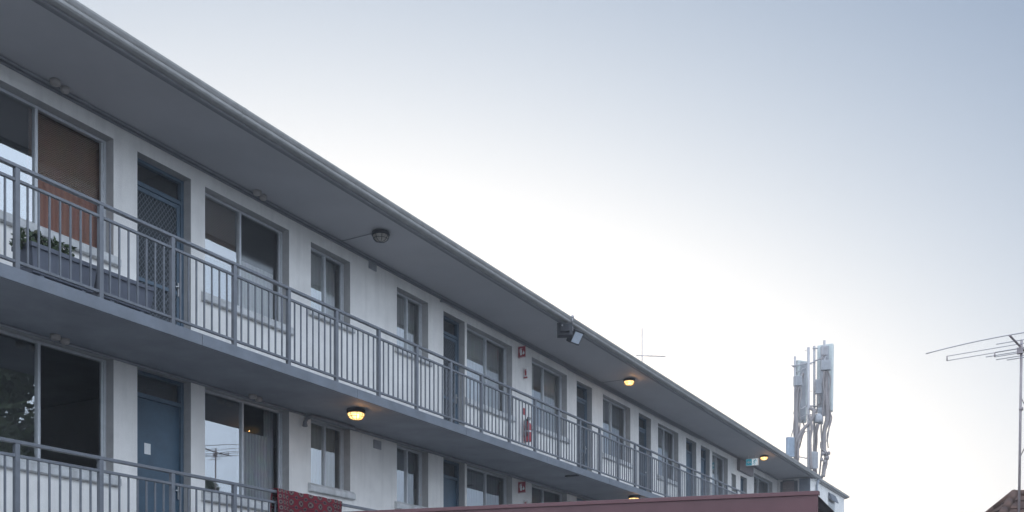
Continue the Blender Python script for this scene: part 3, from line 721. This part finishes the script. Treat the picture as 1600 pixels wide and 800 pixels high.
# ------------------------------------------------------------------ maroon fascia awning in front
cp = thing('awning', 'long maroon metal fascia awning on posts across the bottom of the photo', 'awning', (7.368, 7.873, 2.834))
dx, dy = -.978, -.208; Lc = 7.1; dep = .66; slope = -.095
def cpt(a, b, z): return (dx*a, dy*a + b, z)     # a along the fascia, b back from it
fb = MB(); y_ = 0
segs = 1
fb.add([cpt(0,0,-.62), cpt(Lc,0,-.62), cpt(Lc,0,0), cpt(0,0,0), cpt(0,.025,-.62), cpt(Lc,.025,-.62), cpt(Lc,.025,0), cpt(0,.025,0)],
       [(0,3,2,1),(4,5,6,7),(0,1,5,4),(3,7,6,2),(0,4,7,3),(1,2,6,5)])
fb.build('fascia', M_maroon, cp, bevel=.004)
ct = MB(); ct.add([cpt(-.008,-.012,-.02), cpt(Lc,-.012,-.02), cpt(Lc,-.012,.012), cpt(-.008,-.012,.012), cpt(-.008,.045,-.02), cpt(Lc,.045,-.02), cpt(Lc,.045,.012), cpt(-.008,.045,.012)],
       [(0,3,2,1),(4,5,6,7),(0,1,5,4),(3,7,6,2),(0,4,7,3),(1,2,6,5)])
ct.build('capping', mat('maroon_capping', (.132,.052,.055), .45, dirt=.12), cp, bevel=.003)
rs = MB(); na = int(Lc/.019); amp = .016
for k in range(na+1):
    a = Lc*k/na; w = amp*math.sin(a/.076*2*math.pi)
    for b_, dz in ((.046, -.03), (dep, -.03+slope*dep*1.0)): rs.v.append(cpt(a, b_, dz+w)); 
for k in range(na): rs.f.append((k*2, k*2+2, k*2+3, k*2+1)); rs.m.append(0); rs.sm.append(True)
ro = rs.build('corrugated_roof', M_corr, cp); sd = ro.modifiers.new('thick', 'SOLIDIFY'); sd.thickness = .004
bt = MB()
for b_ in (.12, dep-.1): bt.tube([cpt(.4, b_, -.085+slope*b_), cpt(Lc, b_, -.085+slope*b_)], .025, 4)
bt.build('purlin', M_corr, cp)
for a in (.9, 3.6, 6.4):
    p = MB(); q = cpt(a, .3, 0); p.box(q[0]-.04, q[0]+.04, q[1]-.04, q[1]+.04, -2.85, -.13); p.build('post', M_galv, cp)
for a in (.8, 2.4, 4.8, Lc-.05):
    p = MB(); p.tube([cpt(a, .03, -.14), cpt(a, dep, -.14+slope*dep)], .028, 4); p.build('rafter', M_corr, cp)

# ------------------------------------------------------------------ telecom mast on the roof of the end block
LZ = R(29.52)
tm = thing('telecom_antenna', 'tall rooftop cluster of phone mast panels, radio boxes and cables on poles', 'antenna', (-1.14, 44.15, 8.3), LZ)
k_ = 43.5/1600
def tp(x, y, d=0): return Vector(((x-1270)*k_, d, 1.65+(1014-y)*k_-8.3))
def tpole(x, ya, yb, d, r=.05, m=M_galv):
    return MB().tube([tp(x, yb, d), tp(x, ya, d)], r, 10).build('pole', m, tm)
P1 = tpole(1243, 556, 725, .1, .045); P2 = tpole(1261, 545, 738, -.2, .058); P3 = tpole(1276, 537, 748, .35, .05); P4 = tpole(1288, 532, 650, .0, .05)
rg = MB()
for q in range(9):
    c = tp(1261, 550+q*21, -.2); sg = 1 if q % 2 else -1; rg.tube([c, c+Vector((sg*.16, 0, 0))], .011, 6)
rg.build('climbing_peg', M_galv, P2)
def panel(x, ya, yb, d, w, th, rz, nm='panel_antenna', tilt=0):
    c = (tp(x, ya, d)+tp(x, yb, d))/2; h = (yb-ya)*k_
    rot = Matrix.Rotation(rz, 3, 'Z') @ Matrix.Rotation(tilt, 3, 'X')
    p = MB(); p.obox(c, w, th, h, rot); o = p.build(nm, M_panel, tm, bevel=.03)
    e = MB(); e.obox(c + rot @ Vector((0, -th/2-.012, 0)), w*.55, .02, h*.94, rot); e.build('back_plate', M_box, o)
    return o
panel(1255, 561, 657, .35, .58, .2, R(26), tilt=R(2.5)); panel(1294, 534, 641, .42, .66, .24, R(-32), tilt=R(-2.5))
def rbox(x, y, wpx, hpx, d, dep_=.2, m=M_box, rz=0, nm='radio_unit'):
    p = MB(); rot = Matrix.Rotation(rz, 3, 'Z'); c = tp(x, y, d); p.obox(c, wpx*k_, dep_, hpx*k_, rot)
    for q in range(4): p.obox(c + rot @ Vector(((-.5+(q+.5)/4)*wpx*k_*.9, -dep_/2-.012, 0)), .012, .024, hpx*k_*.86, rot)
    return p.build(nm, m, tm, bevel=.012)
rbox(1245, 597, 11, 15, -.15, .24, rz=R(15)); rbox(1279, 604, 9, 22, .05, .2, rz=R(-10)); rbox(1288, 573, 14, 15, -.2, .26, rz=R(-12))
rbox(1283, 649, 8, 25, .1, .2, rz=R(-20)); rbox(1287, 549, 9, 14, -.1, .15, M_galv)
rbox(1232.5, 700, 12, 30, -.2, .16, M_bluebox, R(20), 'equipment_panel'); rbox(1269, 720, 13, 26, -.1, .25, M_box, R(10), 'equipment_box')
dm = MB(); dm.lathe([(.02, .2), (.1, .18), (.16, .1), (.18, 0), (.17, -.14), (.12, -.2)], tp(1276, 655, -.2), 16); dm.build('junction_dome', M_box, tm)
for (a, b, r_) in (((1239,571,.1),(1263,569,-.2),.028), ((1263,570,-.2),(1276,562,.3),.03), ((1276,561,.3),(1292,556,.1),.03), ((1240,645,.1),(1262,634,-.2),.026), ((1262,636,-.2),(1277,632,.3),.032),
                   ((1277,633,.3),(1290,628,.0),.03), ((1243,582,.1),(1262,574,-.2),.022), ((1244,655,.1),(1262,648,-.2),.02), ((1273,541,.3),(1281,541,.3),.03), ((1237,571,.0),(1247,571,.4),.022),
                   ((1243,660,.1),(1228,708,-.1),.022), ((1243,712,.1),(1262,718,-.2),.022), ((1262,650,-.2),(1276,645,.3),.02), ((1284,600,.0),(1298,585,.4),.022), ((1284,560,.0),(1297,552,.4),.022)):
    MB().tube([tp(a[0],a[1],a[2]), tp(b[0],b[1],b[2])], r_, 8).build('cross_arm', M_galv, tm)
def cable(pts, r, m=M_cable):
    P = [tp(*p) for p in pts]; out = []
    for i in range(len(P)-1):
        p0, p1, p2, p3 = P[max(i-1,0)], P[i], P[i+1], P[min(i+2,len(P)-1)]
        for q in range(5):
            u = q/5; out.append(.5*((2*p1)+(p2-p0)*u+(2*p0-5*p1+4*p2-p3)*u*u+(3*p1-p0-3*p2+p3)*u**3))
    MB().tube(out+[P[-1]], r, 7).build('cable', m, tm)
cable([(1246,606,-.2),(1244,620,-.1),(1243,650,-.1),(1244,672,-.1),(1242,700,-.1),(1243,722,0)], .085)
cable([(1250,590,-.2),(1254,585,-.1),(1253,600,.1),(1248,612,.0),(1246,640,-.1)], .04)
cable([(1262,640,-.3),(1268,645,-.3),(1264,660,-.3),(1252,673,-.2),(1245,685,-.2),(1240,700,-.1)], .07)
cable([(1255,675,-.2),(1246,692,-.2),(1245,720,-.2)], .05)
cable([(1247,606,-.25),(1250,618,-.2),(1247,636,-.15),(1249,660,-.1),(1246,690,-.1),(1247,725,0)], .03)
cable([(1243,604,-.25),(1240,616,-.2),(1241,640,-.15),(1239,668,-.1),(1240,690,-.1),(1241,722,0)], .028)
cable([(1291,582,-.25),(1295,596,-.2),(1293,618,-.15),(1295,640,-.1),(1297,655,0),(1292,690,0)], .032)
cable([(1285,582,-.25),(1284,598,-.2),(1286,618,-.15),(1285,640,-.1),(1283,668,0),(1284,700,0),(1281,745,.1)], .034)
cable([(1273,640,-.1),(1270,655,-.15),(1272,675,-.1),(1270,700,-.1),(1272,740,.1)], .032)
cable([(1300,642,.35),(1303,650,.3),(1298,664,.1),(1293,680,.05),(1294,700,0)], .025)
cable([(1257,655,.3),(1259,668,.2),(1253,684,.0),(1249,700,0)], .028)
cable([(1287,555,-.15),(1281,563,-.2),(1283,572,-.25)], .022)
cable([(1288,582,-.2),(1290,592,-.1),(1289,612,-.1),(1291,632,-.1),(1292,655,0),(1288,672,0),(1287,700,0),(1291,712,0),(1288,728,0),(1286,745,0)], .085)
cable([(1301,640,.4),(1299,650,.3),(1294,662,.1),(1290,675,.1),(1290,705,.1),(1292,725,.1),(1284,748,.1)], .06)
cable([(1276,664,-.2),(1274,676,-.1),(1277,690,.2),(1276,715,.3),(1278,745,.3)], .075)
cable([(1261,650,-.3),(1265,670,-.3),(1263,690,-.25),(1265,735,-.25)], .06)
cable([(1280,616,.0),(1283,626,.0),(1279,634,.1),(1276,645,.1)], .03)
cable([(1278,616,.0),(1277,628,.0),(1281,640,.1)], .025)
cable([(1284,690,.1),(1283,700,.0),(1287,706,-.1),(1293,716,-.1),(1288,722,-.1)], .04)
jb = MB()
for (x, y) in ((1284,710),(1290,716),(1287,722),(1293,709),(1282,719)): jb.lathe([(.03,.07),(.07,.05),(.075,-.05),(.03,-.08)], tp(x, y, -.15), 10)
jb.build('cable_clamp', M_cable, tm)
bs = MB(); bs.box(-1.5, 1.0, -.5, .7, -.18, -.06)
for x in (-1.2, .0, .8): bs.box(x-.05, x+.05, -.45, .65, -.06, .02)
bs.build('base_frame', M_galv, tm)
for (yy, xx, lb) in ((41.6, -.5, 'pale box vent on the end block roof, nearer the phone mast'), (43.4, -.5, 'pale box vent on the end block roof, farther from the phone mast')):
    t = thing('roof_vent', lb, 'vent', (xx, yy, 8.24), 0, 'box vents on the end block roof')
    MB().box(-.14,.14,-.2,.2,-.05,.16).build('vent_body', M_box, t); MB().box(-.18,.18,-.24,.24,.165,.2).build('vent_cap', M_panel, t, bevel=.008)

# ------------------------------------------------------------------ thin TV aerial on the roof
t = thing('rooftop_aerial', 'thin upright TV aerial with two crossed rods on the apartment roof', 'aerial', (-1.53, 26.12, 8.3), LZ)
MB().tube([(0,0,-.02),(0,0,2.13)], [.017, .013], 8).build('mast', M_antel, t)
MB().tube([(-.14,.2,1.43),(.58,-.35,1.25)], .013, 6).build('boom', M_antel, t)
e = MB(); e.tube([(-.17,-.3,1.29),(.34,.25,1.43)], .012, 6)
for q in range(5):
    c = Vector((-.14,.2,1.43)).lerp(Vector((.58,-.35,1.25)), .45+q*.13); e.tube([c+Vector((-.05,-.06,0)), c+Vector((.05,.06,0))], .008, 6)
e.build('element', M_antel, t)

# ------------------------------------------------------------------ neighbour's house, TV antenna and dish at the right
hs_o = thing('neighbour_house', 'small neighbouring house with brown tiled hip roof at the lower right', 'house', (7.967, 20.23, 0), LZ)
mt = bpy.data.materials.new('brown_roof_tiles'); mt.use_nodes = True; t_ = mt.node_tree; b_ = t_.nodes['Principled BSDF']
tcn = t_.nodes.new('ShaderNodeTexCoord'); br = t_.nodes.new('ShaderNodeTexNoise'); br.inputs['Scale'].default_value = 5; br.inputs['Detail'].default_value = 7
t_.links.new(tcn.outputs['Object'], br.inputs['Vector'])
cr = t_.nodes.new('ShaderNodeValToRGB'); cr.color_ramp.elements[0].color = (.075,.040,.030,1); cr.color_ramp.elements[1].color = (.165,.09,.063,1); cr.color_ramp.elements[0].position = .3; cr.color_ramp.elements[1].position = .72
t_.links.new(br.outputs['Fac'], cr.inputs[0]); t_.links.new(cr.outputs[0], b_.inputs['Base Color']); b_.inputs['Roughness'].default_value = .85
ZR, PT, HW, RL = 4.40, math.tan(R(36)), 2.3, 3.6
rfm = MB()
def course(n, pts):       # stepped tile courses between an eave edge (a, b) and a ridge edge (c, d)
    a, b, c, d = map(Vector, pts); nrm = (b-a).cross(d-a).normalized()
    for q in range(n):
        u0, u1 = q/n, (q+1.06)/n; u1 = min(u1, 1)
        rfm.add([a.lerp(c,u0)+nrm*.03, b.lerp(d,u0)+nrm*.03, b.lerp(d,u1)+nrm*.004, a.lerp(c,u1)+nrm*.004, a.lerp(c,u0), b.lerp(d,u0)], [(0,1,2,3),(4,5,1,0)])
E0, E1, E2, E3 = (-1.9,-HW,ZR-HW*PT), (RL+HW,-HW,ZR-HW*PT), (RL+HW,HW,ZR-HW*PT), (-1.4,HW,ZR-HW*PT)
r0, r1 = (0,0,ZR), (RL,0,ZR)
course(10, (E0,E1,r0,r1)); course(10, (E1,E2,r1,(RL,0.001,ZR))); course(10, (E2,E3,r1,r0)); course(10, (E3,E0,(0,.001,ZR),r0))
roof = rfm.build('hip_roof', mt, hs_o)
cap = MB()
for a, b in ((r0,r1),(E0,r0),(E1,r1),(E2,r1),(E3,r0)):
    a, b = Vector(a), Vector(b); n = max(2, int((b-a).length/.36)); d = (b-a).normalized()
    for q in range(n):
        p, q2 = a.lerp(b, q/n), a.lerp(b, (q+1)/n); cap.tube([p+Vector((0,0,-.01)), q2+d*.03+Vector((0,0,.01))], [.085, .07], 8)
cap.build('ridge_cap', mt, roof)
wl = MB(); wl.box(-1.0, RL+HW-.45, -HW+.45, HW-.45, 0, ZR-HW*PT+.3); wl.build('wall', mat('brick_wall', (.3,.2,.15), .85, dirt=.3), hs_o)
wdw = MB(); wdw.box(.2, 1.6, -HW+.43, -HW+.449, .9, 2.1); wo = wdw.build('window', M_alu, hs_o); MB().box(.26,1.54,-HW+.42,-HW+.43,.96,2.04).build('pane', M_glass2, wo)
gt = MB(); gt.box(-1.95, RL+HW+.05, -HW-.1, -HW, ZR-HW*PT-.06, ZR-HW*PT+.03); gt.build('gutter', M_gutter, hs_o)

# antenna: local x runs along the rods, local y along the boom
ta = thing('tv_antenna', 'tall weathered TV antenna with long curved rods on a brown pole above the house', 'antenna', (8.10, 19.62, 3.6), 0)
MB().tube([(-.02,-.02,.2),(.0,.0,1.8),(.02,.02,3.36)], .021, 10).build('mast', M_rust, ta)
vr = Vector((.8702, .4927, 0)); vf = Vector((-.4927, .8702, 0))       # sideways and away directions of the yard
rod = (-.78*vr + .62*vf).normalized(); boom = (-.62*vr - .78*vf).normalized(); H = 3.26
MB().tube([boom*.74+Vector((0,0,H)), -boom*.62+Vector((0,0,H-.02))], .018, 8).build('boom', M_rust, ta)
def el_bar(b, half, z=0, sag=0, r=.008, both=True):
    c = boom*b + Vector((0,0,H+z)); pts = [c + rod*half*q/8 + Vector((0,0,-sag*(q/8)**2)) for q in range(-8 if both else 0, 9)]
    MB().tube(pts, r, 6).build('element', M_antel, ta)
el_bar(.70, 1.36, .02, .07, .0085); el_bar(0.0, 1.20, .035, .0, .0065); el_bar(0.0, 1.20, -.045, 0, .0065)
el_bar(.02, .40, -.045, 0, .007); el_bar(.02, .40, -.125, 0, .007); el_bar(-.28, .62, -.02, 0, .008); el_bar(-.5, .5, -.04, 0, .008); el_bar(.35, .30, .0, 0, .007); el_bar(.05, .2, -.22, 0, .008)
e = MB()
for sg in (-1, 1):
    c = rod*1.20*sg + Vector((0,0,H)); e.tube([c+Vector((0,0,.04)), c+Vector((0,0,-.05))], .012, 6); c = boom*.02+rod*.4*sg+Vector((0,0,H)); e.tube([c+Vector((0,0,-.045)), c+Vector((0,0,-.125))], .012, 6)
c = boom*.02+Vector((0,0,H-.09)); e.obox(c, .09, .07, .1)
e.build('clamp', M_rust, ta)
MB().tube([(.0,.0,2.4), vr*.14+Vector((0,0,2.12)), vr*.16+Vector((0,0,1.9)), vr*.12+Vector((0,0,1.6)), (.0,.0,1.35)], .008, 6).build('feed_cable', M_cable, ta)
MB().lathe([(.034,0),(.034,.05)], (.013,.01,2.15), 10).build('pole_clamp', M_rust, ta)

dsh = thing('satellite_dish', 'pale wire mesh satellite dish cut by the right photo edge', 'satellite dish', (8.34, 19.41, 4.6), LZ+R(40))
Mx = Matrix.Rotation(R(78), 3, 'X')
bw = MB(); prof_ = [(.03+.35*q/7, .12*((q/7)**2)) for q in range(8)]
for r_, z in prof_[::1]:
    bw.tube([Mx @ Vector((r_*math.cos(a*math.pi/14), r_*math.sin(a*math.pi/14), z)) for a in range(29)], .0035 if r_ < .37 else .009, 5)
for a in range(28): bw.tube([Mx @ Vector((r_*math.cos(a*math.pi/14), r_*math.sin(a*math.pi/14), z)) for r_, z in prof_], .003, 4)
bw.build('mesh_bowl', mat('dish_mesh', (.5,.5,.42), .5, metal=.2), dsh)
MB().tube([(0,.05,0),(0,.06,-.75)], .022, 8).build('stand', M_galv, dsh)
fd = MB(); fd.tube([Mx @ Vector((0,-.36,.11)), Mx @ Vector((0,-.05,.36))], .01, 6); fd.obox(Mx @ Vector((0,0,.38)), .07, .07, .1); fd.build('feed_horn', M_box, dsh)

# ------------------------------------------------------------------ trees across the yard (they show in the window panes)
def tree(x, y, h, rad, n, seed, label, sz=.2):
    r = random.Random(seed); t = thing('garden_tree', label, 'tree', (x, y, 0), 0, 'trees across the yard')
    tk = MB(); tk.tube([(0,0,0),(.1,.05,h*.25),(.05,.1,h*.55),(.1,.0,h*.86)], [.17,.14,.09,.02], 10)
    cl = []
    for q in range(13):
        z0 = h*r.uniform(.25,.7); a = r.uniform(0,6.28); L = rad*r.uniform(.5,1.0); z1 = min(h*.95, z0+L*r.uniform(.5,1.3))
        e_ = Vector((math.cos(a)*L, math.sin(a)*L, z1)); tk.tube([(.06,.05,z0), Vector((.06,.05,z0)).lerp(e_, .5)+Vector((0,0,.15)), e_], [.06,.04,.012], 6)
        cl.append((e_, rad*r.uniform(.28,.5)))
    cl += [(Vector((.1,0,h*.9)), rad*.32), (Vector((.05,.1,h*.74)), rad*.5), (Vector((0,0,h*.6)), rad*.6)]
    tk.build('trunk', M_bark, t)
    cr_ = MB()
    for _ in range(n):
        c, rr = r.choice(cl); d = Vector((r.gauss(0,1), r.gauss(0,1), r.gauss(0,.8))).normalized()*rr*r.random()**.45
        p = c+d; nn = Vector((r.uniform(-1,1), r.uniform(-1,1), r.uniform(-1,1))).normalized(); w = nn.orthogonal().normalized(); s = sz*r.uniform(.5,1.3)
        cr_.cur = 0 if r.random() < .75 else 1
        cr_.add([p-nn*s, p+w*s*.45, p+nn*s, p-w*s*.45], [(0,1,2,3)])
    cr_.build('crown', [M_leaf, mat('leaf_light', (.085,.115,.045), .6)], t)
tree(19.6, 30.4, 9.2, 1.3, 7000, 11, 'slim dark tree mirrored in the lower floor window beside the rug', .17)
tree(18.0, 31.6, 8.7, 1.2, 6000, 12, 'slim dark tree mirrored right of the other in that same window pane', .17)
tree(17.8, 20.3, 11.4, 3.4, 34000, 13, 'broad dark tree mirrored in the lower left window', .2)
tree(15.2, 14.8, 10.2, 3.4, 22000, 14, 'broad dark tree standing across the yard nearest the photographer', .15)

# ------------------------------------------------------------------ thin haze volume added to imitate lens glare over the far parts
hz = MB(); hz.box(-250, 250, -250, 250, -1, 17.5)
hm = bpy.data.materials.new('glare_haze'); hm.use_nodes = True; ht = hm.node_tree; ht.nodes.clear()
pv = ht.nodes.new('ShaderNodeVolumePrincipled'); pv.inputs['Color'].default_value = (.93, .94, .96, 1); pv.inputs['Density'].default_value = .003; pv.inputs['Anisotropy'].default_value = .35
ht.links.new(pv.outputs[0], ht.nodes.new('ShaderNodeOutputMaterial').inputs['Volume'])
tag(hz.build('haze', hm), kind='stuff')
